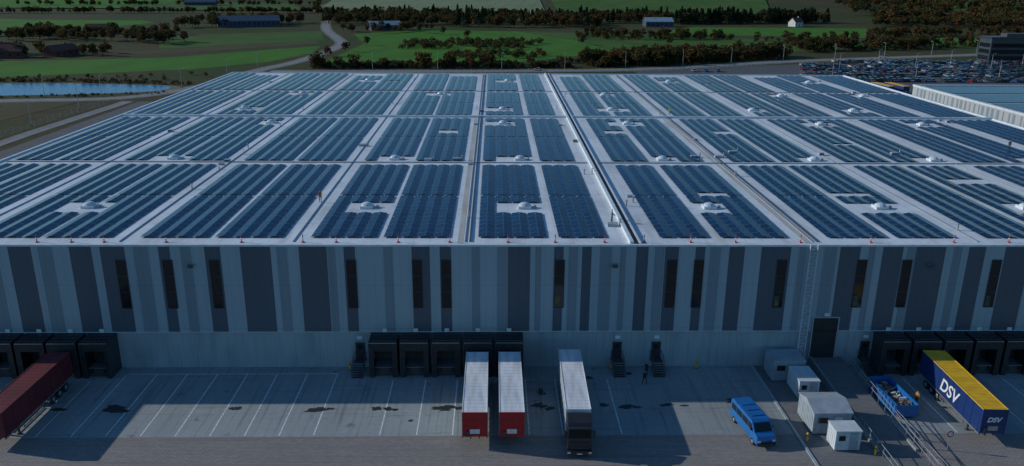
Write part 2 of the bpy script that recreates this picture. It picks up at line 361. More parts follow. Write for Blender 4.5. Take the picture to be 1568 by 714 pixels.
for gi,(a,c) in enumerate(groups):
    n=max(1,round((c-a)/2.07)); tw=(c-a)/n; pw=tw/2-.05
    z0=ZR+.12; dz=pw*math.sin(tilt); dx=pw*math.cos(tilt)
    for t in range(n):
        xa=a+t*tw+.05
        for (y,l) in rows:
            xm=xa+tw/2
            if any(b[0]<xm<b[1] and b[2]<y+.85<b[3] for b in blank): continue
            if y>250 and gi%3==1: continue
            jz=random.uniform(-.012,.012)
            q=[(xa,y,z0),(xa+dx,y,z0+dz+jz),(xa+dx,y+l,z0+dz),(xa,y+l,z0+jz)]
            xb=xa+dx+.02
            r=[(xb,y,z0+dz),(xb+dx,y,z0+jz),(xb+dx,y+l,z0),(xb,y+l,z0+dz+jz)]
            vs+=q+r; tone+= [random.random(),random.random()]
nq=len(vs)//4
me=bpy.data.meshes.new("solar_panels"); me.vertices.add(len(vs)); me.vertices.foreach_set("co",np.array(vs,dtype=np.float32).ravel())
me.loops.add(nq*4); me.loops.foreach_set("vertex_index",np.arange(nq*4,dtype=np.int32)); me.polygons.add(nq)
me.polygons.foreach_set("loop_start",np.arange(0,nq*4,4,dtype=np.int32)); me.polygons.foreach_set("loop_total",np.full(nq,4,dtype=np.int32))
me.update(calc_edges=True)
uv=me.uv_layers.new(name="UVMap"); uv.data.foreach_set("uv",np.tile(np.array([0,0,1,0,1,1,0,1],dtype=np.float32),nq))
at=me.attributes.new("tone",'FLOAT','FACE'); at.data.foreach_set("value",np.array(tone,dtype=np.float32))
m,nt,b=nodes("solar_glass"); s=sep(nt,"UV")
def edge(c,w):
    a=mathn(nt,'SUBTRACT',c,.5); a=mathn(nt,'ABSOLUTE',a); return mathn(nt,'GREATER_THAN',a,.5-w)
fr=mathn(nt,'MAXIMUM',edge(s[0],.014),edge(s[1],.012))
cell=mathn(nt,'MAXIMUM',lines(nt,s[0],1/6,.006),lines(nt,s[1],1/10,.004))
an=nt.nodes.new("ShaderNodeAttribute"); an.attribute_name="tone"
base=mix(nt,an.outputs["Fac"],(.001,.016,.05),(.002,.03,.085))
dust=ramp(nt,noise(nt,.06,5),.3,.75); base=mix(nt,mathn(nt,'MULTIPLY',dust,.25),base,(.003,.045,.11))
c=mix(nt,mathn(nt,'MULTIPLY',cell,.06),base,(.08,.16,.24)); c=mix(nt,fr,c,(.17,.25,.31))
nt.links.new(c,b.inputs["Base Color"]); nt.links.new(mathn(nt,'MULTIPLY_ADD',fr,.3,.1),b.inputs["Roughness"]); b.inputs["Specular IOR Level"].default_value=.1
me.materials.append(m); o=bpy.data.objects.new("solar_panel_array",me); COL.objects.link(o)

M_dome=mat("skylight_dome",(.55,.62,.66),(.48,.55,.6),2,.25)
mb=MB()
for (x,y) in sky:
    mb.box(x-.85,x+.85,y-.85,y+.85,ZR,ZR+.35,M_parapet); mb.dome(x,y,ZR+.35,.8,.8,.42,M_dome)
    mb.box(x+1.3,x+1.55,y-.2,y+.2,ZR,ZR+.35,M_steel)
mb.build("skylights",wh)
mb=MB()
for i in range(46):
    x=random.choice(aisles+[14.8,18.6])+random.uniform(-1,1); y=random.uniform(93,250)
    k=random.random()
    if k<.6: mb.cyl((x,y,ZR),(x,y,ZR+random.uniform(.4,.9)),.12,.1,8,M_steel); mb.cyl((x,y,ZR+.75),(x,y,ZR+.85),.22,.05,8,M_steel)
    elif k<.85: mb.box(x-.4,x+.4,y-.3,y+.3,ZR,ZR+.3,M_hut)
    else: mb.box(x-.5,x+.4,y-.4,y+.4,ZR,ZR+.45,M_hut); mb.box(x-.4,x+.3,y-.44,y-.4,ZR+.15,ZR+.4,M_dark)
for (x,y) in [(-11,134),(-6.2,134.5),(39.4,137),(43,141),(72,140),(15.2,97),(-23.9,146),(35.2,137)]:
    mb.box(x-.8,x+.5,y-.4,y+.4,ZR,ZR+.4,M_hut); mb.cyl((x+.8,y,ZR),(x+.8,y,ZR+.9),.12,.12,8,M_steel)
mb.build("roof_vents",wh)
mb=MB()
for x in (-79,-73,-66,-60,-53.5,-49.5,-45.7,-38.5,-29.7,-22.5,-18.6,-11.3,-5.2,1.7,7.3,13.2,17.9,23.5,28.9,36.7,45.2,55.3,62,70,79,90):
    mb.cyl((x,90.4,ZR),(x,90.4,ZR+.08),.24,.2,10,M_red); mb.cyl((x,90.4,ZR+.08),(x,90.4,ZR+.85),.06,.05,8,M_red); mb.cyl((x,90.4,ZR+.42),(x,90.4,ZR+.56),.075,.075,8,M_white)
    mb.cyl((x,90.4,ZR+.85),(x,90.4,ZR+.95),.09,.07,8,M_red)
mb.build("roof_edge_marker_posts",wh)
mb=MB()
for dx in(-.45,.45): mb.box(37.7+dx-.05,37.7+dx+.05,88.45,88.6,1.2,15.95,M_hutw)
z=1.4;k=0
while z<15.6:
    mb.box(37.3,38.1,88.5,88.56,z,z+.05,M_hutw)
    p=(37.3,88.47,z) if k%2 else (38.1,88.47,z); q=(38.1,88.47,z+.45) if k%2 else (37.3,88.47,z+.45)
    mb.cyl(p,q,.03,.03,4,M_hutw); z+=.45;k+=1
for z in (3,7,11,15): mb.box(37.22,37.3,88.6,88.9,z,z+.06,M_steel); mb.box(38.1,38.18,88.6,88.9,z,z+.06,M_steel)
mb.build("roof_ladder",wh)
def dock(x):
    mb=MB(); h=4.55; w=1.62; yf=86.2
    mb.box(x-w,x-w+.12,yf+.1,88.98,.0,h,M_blackp); mb.box(x+w-.12,x+w,yf+.1,88.98,.0,h,M_blackp)
    mb.prism([(yf+.1,h-.1),(88.98,h),(88.98,h+.14),(yf+.1,h+.02)],x-w-.05,x+w+.05,M_blackp)
    for k in range(7):
        xx=x-w+.1+k*(2*w-.2)/6; mb.box(xx-.025,xx+.025,yf+.15,88.9,h+.02,h+.17,M_dsteel)
    for k in range(4): mb.box(x-w,x+w,yf+.3+k*.75,yf+.34+k*.75,h+.06,h+.19,M_dsteel)
    mb.box(x-w,x-w+.55,yf,yf+.099,.0,h-.1,M_black); mb.box(x+w-.55,x+w,yf,yf+.099,.0,h-.1,M_black); mb.box(x-w+.56,x+w-.56,yf,yf+.099,h-1.05,h-.1,M_black)
    mb.box(x-w+.13,x+w-.13,yf+.5,88.9,0,1.15,M_dsteel); mb.box(x-1.05,x+1.05,yf+.3,yf+2.5,1.151,1.2,M_steel)
    mb.box(x-1.3,x+1.3,88.7,88.97,1.2,4.2,M_dsteel)
    for z in (2,2.8,3.5): mb.box(x-1.3,x+1.3,88.66,88.7,z,z+.04,M_blackp)
    for s_ in(-1,1): mb.box(x+s_*.75-.12,x+s_*.75+.12,yf+.25,yf+.499,.6,1.1,M_black)
    for s_ in(-1,1): mb.box(x+s_*(w+.03)-.03,x+s_*(w+.03)+.03,yf-.03,yf,.2,h-.1,M_dsteel)
    mb.box(x-w,x+w,yf-.03,yf,h-.06,h+.02,M_steel)
    mb.build("dock_shelter",wh)
    mb=MB(); mb.box(x-.28,x+.28,88.9,88.97,4.68,5.13,M_white); mb.build("dock_number_sign",wh,loc=(0,-.19,.1))
for x in (-79.8,-76,-61.7,-57.9,-54.2,-50.5,-46.8,-13.1,-9.4,-5.65,-1.9,1.85,48.2,51.95,55.7,59.45,63.2,66.95,85,88.8,92.5): dock(x)
def pdoor(x):
    mb=MB()
    mb.box(x-.55,x+.55,88.9,88.99,1.2,3.35,M_blackp); mb.box(x-.62,x+.62,88.86,88.9,3.35,3.45,M_steel); mb.box(x-.25,x+.25,88.87,88.9,2.5,3.0,M_glass)
    mb.box(x-.3,x+.3,88.9,88.98,3.75,4.15,M_white)
    mb.box(x-.7,x+.7,87.7,88.98,1.1,1.18,M_dsteel)
    for k in range(6): mb.box(x-.6,x+.6,87.7-.28*(k+1),87.7-.28*k-.01,1.1-.18*(k+1),1.15-.18*(k+1),M_dsteel)
    for s_ in(-.66,.66):
        mb.cyl((x+s_,88.9,1.2),(x+s_,88.9,2.2),.03,.03,6,M_dsteel); mb.cyl((x+s_,87.7,0),(x+s_,87.7,2.2),.03,.03,6,M_dsteel); mb.cyl((x+s_,86.0,0),(x+s_,86.0,1.1),.03,.03,6,M_dsteel)
        mb.cyl((x+s_,88.9,2.2),(x+s_,87.7,2.2),.03,.03,6,M_dsteel); mb.cyl((x+s_,87.7,2.2),(x+s_,86.0,1.1),.03,.03,6,M_dsteel); mb.cyl((x+s_,88.9,1.7),(x+s_,87.7,1.7),.02,.02,6,M_dsteel); mb.cyl((x+s_,87.7,1.7),(x+s_,86.0,.6),.02,.02,6,M_dsteel)
        mb.prism([(87.7,1.1),(86.0,0.02),(86.0,.12),(87.7,1.2)],x+s_-.03,x+s_+.03,M_dsteel)
    mb.build("staff_door_with_steps",wh)
for x in (-16.2,15.1,19.9,45.7): pdoor(x)
mb=MB()
mb.box(38.9,41.9,88.8,88.97,1.2,6.5,M_black)
for z in np.arange(1.8,6.4,.55): mb.box(38.95,41.85,88.76,88.8,z,z+.04,M_blackp)
mb.box(38.75,38.9,88.74,88.97,1.2,6.6,M_hut); mb.box(41.9,42.05,88.74,88.97,1.2,6.6,M_hut); mb.box(38.9,41.9,88.74,88.97,6.5,6.62,M_hut); mb.box(40.1,40.7,88.72,88.79,6.75,7.15,M_white)
mb.build("roller_door",wh)
mb=MB()
for x in (14.3,-35.3,52): mb.box(x-.35,x+.35,88.5,88.85,13.3,13.5,M_steel); mb.box(x-.3,x+.3,88.4,88.5,13.1,13.5,M_dsteel)
mb.box(38.3,38.45,88.9,88.98,0,4.7,M_dsteel)
mb.build("wall_lamps",wh)

M_conc=mat("ramp_concrete",(.26,.28,.29),(.2,.22,.23),.8,.85)
mb=MB(); mb.prism([(70,.03),(88.9,1.19),(88.9,.0),(70,.0)],39.2,42.9,M_pave2); mb.box(42.9,43.2,70,88.9,0,.35,M_conc); mb.prism([(70,.25),(88.9,1.35),(88.9,.0),(70,.0)],38.95,39.2,M_conc)
mb.build("loading_ramp")
def railing(name,p0,p1,z0,z1,n):
    mb=MB(); a=Vector((*p0,z0)); b=Vector((*p1,z1))
    for i in range(n+1):
        q=a.lerp(b,i/n); mb.cyl((q.x,q.y,0),(q.x,q.y,q.z+1.1),.035,.035,6,M_steel)
    for h in(.5,1.1): mb.cyl(a+Vector((0,0,h)),b+Vector((0,0,h)),.04,.04,6,M_steel)
    mb.build(name)
railing("guard_rail",(43.05,88.5),(43.05,66),1.3,.1,14); railing("guard_rail",(43.9,86.5),(43.9,66),.0,.0,13)
railing("guard_rail",(39.07,75),(39.07,66),.3,.0,6)

def cabin(name,x0,x1,y0,y1,h,m,gable=False):
    mb=MB(); e=empty(name,((x0+x1)/2,(y0+y1)/2,.02)); w=(x1-x0)/2; d=(y1-y0)/2
    mb.box(-w,w,-d,d,.1,h,m); mb.box(-w+.1,w-.1,-d+.1,d-.1,0,.1,M_dsteel); mb.build("walls",e,bevel=.03)
    mb=MB()
    if gable: mb.prism([(-d-.1,h+.0),(0,h+.55),(d+.1,h+.0),(d+.1,h+.08),(0,h+.65),(-d-.1,h+.08)],-w-.1,w+.1,m); mb.prism([(-d,h+.0),(0,h+.5),(d,h+.0)],-w,w,m)
    else: mb.box(-w-.06,w+.06,-d-.06,d+.06,h+.003,h+.12,m)
    mb.build("roof",e)
    mb=MB()
    for s_ in np.arange(-w+.35,w,.35): mb.box(s_-.03,s_+.03,-d-.03,-d,.2,h-.1,m)
    for s_ in np.arange(-d+.35,d,.4): mb.box(-w-.03,-w,s_-.03,s_+.03,.2,h-.1,m)
    mb.build("wall_ribs",e)
    mb=MB(); mb.box(w*.1,w*.1+.85,-d-.06,-d-.031,.15,2.1,M_hutw if m is M_hut else M_hut); mb.box(w*.1+.7,w*.1+.76,-d-.1,-d-.061,1.05,1.12,M_dsteel); mb.build("door",e)
    mb=MB(); mb.box(-w*.75,-w*.25,-d-.06,-d-.031,h*.55,h*.8,M_glass); mb.build("louvre_window",e)
cabin("grey_cabin",33.1,36.9,84.9,88,2.6,M_hut); cabin("white_container",34.7,37.0,80.7,84.3,2.2,M_hutw)
cabin("grey_gable_shed",33.5,37.5,73.3,77.6,2.5,M_hut,True); cabin("white_cabin",34.6,37.2,70.2,72.2,2.2,M_hutw)

# ---------------------------------------------------------------- vehicles
def wheel(mb,x,y,r=.5,w=.3):
    s_=1 if x>0 else -1
    mb.cyl((x-s_*w,y,r),(x,y,r),r,r,20,M_black); mb.cyl((x,y,r),(x+s_*.02,y,r),r*.55,r*.5,12,M_steel)
def trailer(name,cx,yf,rz,roofm,sidem,frontm,text=None):
    e=empty(name,(cx,yf,.02),rz); L=13.6; w=1.27
    mb=MB(); mb.box(-w,w,.02,L,1.2,3.95,sidem); mb.build("body",e,bevel=.03)
    mb=MB(); mb.box(-w+.02,w-.02,.04,L-.02,3.953,3.99,roofm)
    for k in range(19): y=.3+k*.72; mb.box(-w+.06,w-.06,y,y+.07,3.99,4.005,roofm)
    mb.box(-w-.015,-w+.06,0,L,3.93,4.03,roofm); mb.box(w-.06,w+.015,0,L,3.93,4.03,roofm); mb.build("roof",e)
    mb=MB(); mb.box(-w+.07,w-.07,-.05,.018,1.25,3.9,frontm); mb.box(-w-.01,-w+.069,-.08,.018,1.1,4.0,frontm); mb.box(w-.069,w+.01,-.08,.018,1.1,4.0,frontm); mb.box(-w+.07,w-.07,-.08,.018,3.901,4.02,frontm)
    mb.box(-.5,.5,-.09,-.051,1.6,2.1,M_white if frontm is M_red else M_steel); mb.box(-.9,-.6,-.2,-.051,1.3,1.9,M_dsteel)
    for z in(2.4,3.1): mb.box(-w+.07,w-.07,-.07,-.051,z,z+.05,frontm)
    mb.build("front_bulkhead",e)
    mb=MB()
    for s_ in(-1,1):
        for k in range(10): y=.4+k*1.42; mb.box(min(s_*w,s_*(w+.03)),max(s_*w,s_*(w+.03)),y,y+.06,1.22,3.9,sidem)
        mb.box(min(s_*w,s_*(w+.04)),max(s_*w,s_*(w+.04)),0,L,1.1,1.2,M_steel)
    mb.box(-.5,-.38,.2,L,.85,1.2,M_dsteel); mb.box(.38,.5,.2,L,.85,1.2,M_dsteel)
    for s_ in (-1,1):
        mb.box(s_*.9-.08,s_*.9+.08,2.6,2.8,.05,1.1,M_dsteel); mb.box(s_*.9-.18,s_*.9+.18,2.5,2.9,0,.05,M_dsteel)
        mb.box(s_*1.2-.03,s_*1.2+.03,3.2,8.4,.5,.6,M_steel); mb.box(s_*1.2-.03,s_*1.2+.03,3.2,8.4,.8,.88,M_steel)
        for k in range(5): mb.box(s_*1.2-.03,s_*1.2+.03,3.2+k*1.27,3.26+k*1.27,.5,1.15,M_steel)
        for y in(9.0,10.35,11.7): wheel(mb,s_*1.25,y); mb.box(s_*1.0-.25,s_*1.0+.25,y-.55,y+.55,1.02,1.06,M_black)
    for y in(9.0,10.35,11.7): mb.cyl((-1,y,.5),(1,y,.5),.08,.08,8,M_dsteel)
    mb.build("chassis",e)
    if text:
        for nm,sz,loc,rot in (("side_lettering",2.1,(-w-.045,8.6,1.75),(math.pi/2,0,-math.pi/2)),("front_lettering",.75,(-.75,-.11,2.6),(math.pi/2,0,0))):
            cu=bpy.data.curves.new(nm,'FONT'); cu.body=text; cu.size=sz; cu.extrude=.006; cu.offset=.035; cu.shear=.25; cu.materials.append(M_white)
            t=bpy.data.objects.new(nm,cu); COL.objects.link(t); t.parent=e; t.location=loc; t.rotation_euler=rot
    return e
trailer("semi_trailer",-1.9,71.3,0,M_trroof,M_trside,M_red); trailer("semi_trailer",1.85,71.3,-.0,M_trroof,M_trside,M_red)
trailer("semi_trailer",8.62,71.9,-.02,M_trroof,M_trside,M_white)
trailer("semi_trailer",-50.2,71.5,.0,M_maroon,M_maroon,M_maroon)
trailer("semi_trailer",51.3,71.4,-.05,M_yellow,M_navy,M_navy,"DSV")
trailer("semi_trailer",160,322,.1,M_yellow,M_navy,M_navy); trailer("semi_trailer",166,322,.1,M_yellow,M_navy,M_navy)
M_cab=mat("cab_paint",(.02,.02,.024),(.03,.025,.025),1,.3,coat=.4)
e=empty("truck_tractor",(8.62,71.75,.02),-.02)
mb=MB(); mb.prism([(-.25,.75),(-2.3,.75),(-2.36,1.75),(-2.3,2.1),(-2.02,3.15),(-1.75,3.5),(-.5,3.85),(-.25,3.85)],-1.22,1.22,M_cab); mb.build("cab",e,bevel=.06)
mb=MB(); mb.face([(-1.1,-2.315,2.12),(1.1,-2.315,2.12),(1.05,-2.05,3.1),(-1.05,-2.05,3.1)],M_glass)
for s_ in(-1,1): mb.face([(s_*1.235,-2.15,2.1),(s_*1.235,-1.2,2.1),(s_*1.235,-1.2,2.9),(s_*1.235,-1.98,2.9)],M_glass)
mb.build("windscreen",e)
mb=MB(); mb.box(-1.25,1.25,-2.52,-2.2,.35,.8,M_cab); mb.box(-.95,.95,-2.42,-2.33,.95,1.75,M_blackp)
for z in(1.05,1.25,1.45,1.65): mb.box(-.9,.9,-2.45,-2.42,z,z+.05,M_dsteel)
mb.box(-1.15,1.15,-2.35,-2.05,3.12,3.25,M_blackp)
for s_ in(-1,1): mb.box(s_*1.05-.16,s_*1.05+.16,-2.55,-2.5,.5,.7,M_lamp); mb.box(s_*1.42-.12,s_*1.42+.12,-2.25,-2.1,2.1,2.9,M_blackp); mb.box(s_*1.3-.1,s_*1.3+.1,-2.15,-2.1,2.8,2.86,M_blackp)
mb.box(-.26,.26,-2.54,-2.52,.42,.54,M_white); mb.build("bumper_and_grille",e)
mb=MB()
for s_ in(-1,1): wheel(mb,s_*1.2,-1.3,.5,.32); wheel(mb,s_*1.2,2.4,.5,.55); mb.box(s_*1.0-.2,s_*1.0+.2,-.2,1.2,.45,1.0,M_steel)
mb.box(-.45,-.3,-1.8,3.1,.7,.84,M_dsteel); mb.box(.3,.45,-1.8,3.1,.7,.84,M_dsteel); mb.cyl((-1,-1.3,.5),(1,-1.3,.5),.09,.09,8,M_dsteel); mb.cyl((-1,2.4,.5),(1,2.4,.5),.09,.09,8,M_dsteel)
mb.build("chassis",e)
e=empty("blue_van",(27.3,73.9,.02),.16)
mb=MB(); mb.prism([(-3.1,.4),(-3.2,.95),(-3.05,1.25),(-2.45,1.45),(-1.75,2.3),(-1.4,2.45),(2.9,2.5),(3.1,2.3),(3.15,.4)],-1.05,1.05,M_blue); mb.build("body",e,bevel=.08)
mb=MB(); mb.face([(-.92,-2.43,1.5),(.92,-2.43,1.5),(.85,-1.84,2.22),(-.85,-1.84,2.22)],M_glass)
for s_ in(-1,1):
    for a,c in((-2.2,-1.1),(-1.0,.3),(.4,1.6),(1.7,2.8)): mb.face([(s_*1.062,a,1.45),(s_*1.062,c,1.45),(s_*1.062,c,2.12),(s_*1.062,a+(.45 if a<-2 else 0),2.12)],M_glass)
mb.face([(-.8,3.16,1.5),(.8,3.16,1.5),(.8,3.14,2.15),(-.8,3.14,2.15)],M_glass); mb.build("windows",e)
mb=MB()
for s_ in(-1,1): 
    for y in(-2.2,2.1): wheel(mb,s_*1.07,y,.36,.24)
    mb.box(s_*.8-.16,s_*.8+.16,-3.22,-3.14,.75,.95,M_lamp); mb.box(s_*1.15-.1,s_*1.15+.1,-1.95,-1.85,1.5,1.8,M_blackp)
mb.box(-1.0,1.0,-3.27,-3.1,.35,.6,M_blackp); mb.box(-.55,.55,-3.2,-3.12,.65,.8,M_blackp)
for y in (-.9,.2,1.3): mb.box(-.7,.7,y,y+.08,2.49,2.55,M_blue)
mb.build("wheels_and_trim",e)
e=empty("blue_skip_container",(44.95,79.5,.02),.03)
mb=MB(); W_,D_=1.2,3.1
for s_ in(-1,1): mb.box(min(s_*W_,s_*(W_-.08)),max(s_*W_,s_*(W_-.08)),-D_,D_,.25,1.6,M_blue)
mb.box(-W_+.08,W_-.08,-D_,-D_+.08,.25,1.6,M_blue); mb.box(-W_+.08,W_-.08,D_-.08,D_,.25,1.9,M_blue); mb.box(-W_+.08,W_-.08,-D_+.08,D_-.08,.25,.32,M_blue)
for k in range(9):
    y=-D_+.1+k*.73
    for s_ in(-1,1): mb.box(min(s_*W_,s_*(W_+.09)),max(s_*W_,s_*(W_+.09)),y,y+.1,.3,1.55,M_blue)
for s_ in(-1,1): mb.box(s_*W_-.07,s_*W_+.07,-D_,D_,1.6,1.7,M_blue); mb.box(s_*.5-.08,s_*.5+.08,-D_,D_,.05,.25,M_dsteel); mb.cyl((s_*.5-.1,-D_+.2,.12),(s_*.5+.1,-D_+.2,.12),.12,.12,10,M_dsteel)
mb.cyl((0,-D_-.3,.6),(0,-D_,.6),.05,.05,6,M_steel); mb.build("container_shell",e)
M_rub=[mat("rubbish_wood",(.32,.24,.15),(.2,.15,.1),3),mat("rubbish_card",(.45,.38,.28),None,3),M_dsteel,M_hutw]
mb=MB()
for i in range(90):
    x=random.uniform(-.9,.9);y=random.uniform(-2.8,2.7);z=random.uniform(.8,1.4); a=random.uniform(0,3.14); l=random.uniform(.2,.9); p=Vector((x,y,z)); d=Vector((math.cos(a)*l/2,math.sin(a)*l/2,random.uniform(-.15,.15)))
    p.x=max(-1.05+abs(d.x),min(1.05-abs(d.x),p.x))
    mb.cyl(p-d,p+d,random.uniform(.06,.2),random.uniform(.05,.18),4,random.choice(M_rub))
mb.build("rubbish",e)

def car_mesh(col,name,kind):
    m=mat(name,col,None,2,.3,metal=.2,coat=.5); mb=MB()
    if kind==0: prof=[(-2.2,.3),(-2.22,.7),(-2.1,.86),(-1.0,.98),(2.1,1.0),(2.2,.9),(2.2,.3)]; cab=[(-1.1,.97),(-.35,1.4),(.95,1.44),(1.75,1.0)]
    else: prof=[(-2.2,.35),(-2.22,.8),(-2.1,.98),(-1.05,1.1),(2.15,1.12),(2.25,.95),(2.25,.35)]; cab=[(-1.15,1.09),(-.5,1.58),(1.7,1.62),(2.15,1.12)]
    mb.prism(prof,-.9,.9,m); 
    x0,x1=-.76,.76
    (a,b,c,d)=cab
    mb.face([(-.84,a[0],a[1]),(.84,a[0],a[1]),(x1,b[0],b[1]),(x0,b[0],b[1])],M_glass); mb.face([(x0,b[0],b[1]),(x1,b[0],b[1]),(x1,c[0],c[1]),(x0,c[0],c[1])],m)
    mb.face([(x0,c[0],c[1]),(x1,c[0],c[1]),(.84,d[0],d[1]),(-.84,d[0],d[1])],M_glass)
    for s_ in(-1,1): mb.face([(s_*.84,a[0],a[1]),(s_*.76,b[0],b[1]),(s_*.76,c[0],c[1]),(s_*.84,d[0],d[1])],M_glass)
    for s_ in(-1,1):
        for y in(-1.4,1.35): mb.cyl((s_*.7,y,.33),(s_*.92,y,.33),.33,.33,12,M_black)
        mb.box(s_*.65-.15,s_*.65+.15,-2.24,-2.18,.6,.75,M_lamp); mb.box(s_*.65-.15,s_*.65+.15,2.2,2.26,.65,.8,M_red)
    return mb.mesh(name)
cars=[car_mesh(c,"car_body_"+n,k) for n,c,k in (("white",(.6,.62,.64),0),("silver",(.3,.33,.36),0),("grey",(.10,.115,.13),1),("black",(.015,.015,.018),0),("blue",(.03,.09,.24),0),("red",(.22,.02,.02),0),("blue_b",(.04,.08,.16),1),("black_b",(.02,.02,.024),1),("dark_grey",(.05,.055,.065),1))]
cline=MB()
for Y in (369,375.2,389,395.2,409,415.2,429,435.2,449,455.2):
    xl=137+(Y-366)*.36+4; xr=min(248+(Y-364)*.6,320)
    x=xl
    while x<xr:
        cline.face([(x-1.35,Y-2.6,.03),(x-1.25,Y-2.6,.03),(x-1.25,Y+2.6,.03),(x-1.35,Y+2.6,.03)],M_line)
        if random.random()<.86 and not (Y>447 and x<190):
            o=bpy.data.objects.new("parked_car",random.choice(cars)); COL.objects.link(o); o.location=(x+random.uniform(-.1,.1),Y+random.uniform(-.3,.3),.022); o.rotation_euler=(0,0,random.choice((0,math.pi))+random.uniform(-.03,.03))
        x+=2.6
cline.build("car_park_lines")
for (x,y,r,k) in [(22,404.5,-1.6,0),(-104,470,.1,3),(100,405,0,1),(106,405,0,4),(112,405,0,2),(230,479,1.2,0)]:
    o=bpy.data.objects.new("parked_car",cars[k]); COL.objects.link(o); o.location=(x,y,.17 if (x<50 or x>200) else .03); o.rotation_euler=(0,0,r)

# ---------------------------------------------------------------- street lamps
mbl=MB(); mbl.cyl((0,0,0),(0,0,8),.13,.07,8,M_steel); mbl.cyl((0,0,7.95),(1.1,0,8.25),.05,.04,6,M_steel); mbl.box(.9,1.6,-.14,.14,8.2,8.32,M_hutw); mbl.cyl((0,0,0),(0,0,.4),.2,.2,8,M_dsteel)
lm=mbl.mesh("street_lamp")
for (x,y,r) in [(-208,306,1.5),(-190,307,1.5),(-170,309,1.5),(-150,312,1.4),(-128,335,0),(-121,372,0),(-118,410,0),(-60,405,1.5),(-28,407,1.5),(4,410,1.5),(36,413,1.5),(68,420,1.5),(100,430,1.6),(130,445,1.6),(165,463,1.7),(200,476,1.7),(235,488,1.7),(270,500,1.7),(305,512,1.7),(160,381,0),(200,381,0),(240,381,0),(180,421,0),(220,421,0),(260,421,0),(210,442,0),(250,442,0),(290,442,0),(-143,250,0),(-143,280,0)]:
    o=bpy.data.objects.new("street_lamp",lm); COL.objects.link(o); o.location=(x,y,.02); o.rotation_euler=(0,0,r)
mb=MB()
def fence(p0,p1,n):
    a=Vector((*p0,0)); b=Vector((*p1,0))
    for i in range(n+1): q=a.lerp(b,i/n); mb.cyl(q,q+Vector((0,0,1.9)),.05,.05,5,M_steel)
    for h in(.3,.8,1.3,1.85): mb.cyl(a+Vector((0,0,h)),b+Vector((0,0,h)),.025,.025,4,M_steel)
fence((-144,150),(-140,296),40); fence((-95,390),(80,403),50); fence((80,403),(155,440),25)
mb.build("perimeter_fence")
for (x,y) in ((14.4,88.3),(24.9,88.3),(-17.4,88.2),(46.9,88.2),(32.5,72),(38.5,69.5)):
    mb=MB(); mb.cyl((0,0,0),(0,0,1.0),.11,.11,12,M_yel2); mb.cyl((0,0,1.0),(0,0,1.05),.11,.05,12,M_yel2); mb.cyl((0,0,.7),(0,0,.8),.115,.115,12,M_black); mb.cyl((0,0,0),(0,0,.04),.18,.18,12,M_dsteel)
    mb.build("bollard",loc=(x,y,.02))
mb=MB(); mb.cyl((0,0,0),(0,0,2.1),.04,.04,8,M_steel); mb.cyl((0,-.05,1.9),(0,-.08,1.9),.35,.35,24,M_red); mb.cyl((0,-.081,1.9),(0,-.09,1.9),.24,.24,24,M_white); mb.build("traffic_sign",loc=(46.3,70.3,.02))

# ---------------------------------------------------------------- other buildings
M_brick=mat("red_brick",(.15,.05,.035),(.11,.04,.03),.6,.9); M_tile=mat("red_roof_tile",(.13,.05,.035),(.08,.035,.03),.8,.9)
M_dbarn=mat("dark_barn_sheet",(.025,.05,.08),(.04,.065,.095),.3,.6); M_lroof=mat("light_sheet_roof",(.3,.38,.44),(.22,.29,.34),.4,.5); M_wwall=mat("white_render",(.6,.6,.57),None,.5,.8)
def house(name,x,y,l,d,h,rh,wall,roof,rz=0):
    e=empty(name,(x,y,hgt(x,y)),rz)
    mb=MB(); mb.box(-l/2,l/2,-d/2,d/2,0,h,wall); mb.prism([(-d/2,h),(0,h+rh),(d/2,h)],-l/2,l/2,wall); mb.build("walls",e)
    mb=MB(); mb.prism([(-d/2-.4,h-.1),(0,h+rh+.05),(0,h+rh+.3),(-d/2-.4,h+.15)],-l/2-.4,l/2+.4,roof); mb.prism([(d/2+.4,h-.1),(d/2+.4,h+.15),(0,h+rh+.3),(0,h+rh+.05)],-l/2-.4,l/2+.4,roof); mb.build("roof",e)
    mb=MB(); n=max(2,int(l/4))
    for k in range(n):
        xx=-l/2+(k+.5)*l/n; mb.box(xx-.5,xx+.5,-d/2-.05,-d/2+.05,h*.35,h*.75,M_glass)
    mb.box(-.6,.6,-d/2-.07,-d/2-.051,0,min(2.2,h*.8),M_blackp); mb.build("windows_and_door",e)
    if l<25: mb=MB(); mb.box(l*.2,l*.2+.8,-.4,.4,h+rh-.3,h+rh+1.1,wall); mb.build("chimney",e)
house("barn",-216,735,52,20,5,4,M_dbarn,M_dbarn,.35); house("barn",-92,700,26,12,4,3,M_dbarn,M_lroof,.4)
house("barn",153,770,26,12,4.5,3.5,M_dbarn,M_lroof,.1); house("farmhouse",288,785,12,8,4,4,M_wwall,M_tile,.6); house("farmhouse",-300,640,22,9,3.5,3.5,M_brick,M_tile,.2)
house("brick_house",-268,455,20,9,3.5,3.5,M_brick,M_tile,.2); house("brick_house",-244,468,18,8,3,3,M_brick,M_tile,1.3); house("brick_house",-285,475,18,9,3,3,M_brick,M_tile,.5)
house("barn",-400,1150,40,18,5,4,M_dbarn,M_dbarn,.2)
e=empty("neighbour_warehouse")
mb=MB(); mb.box(143,265,195,273,0,10.5,C_n); mb.build("walls",e)
mb=MB()
y=196.
while y<271: mb.box(142.94,143.0,y,y+random.choice((.5,.8,1.2)),.3,10.2,C_m); y+=random.choice((2.2,3,2.6))
mb.build("cladding_stripes",e)
mb=MB(); mb.box(142.8,143.6,194.9,273.1,10.5,11.1,M_parapet); mb.box(143.6,265,272.5,273.1,10.5,11.1,M_parapet); mb.box(143.6,265,194.9,195.5,10.5,11.1,M_parapet); mb.box(143.6,265,195.5,272.5,10.45,10.6,M_roof)
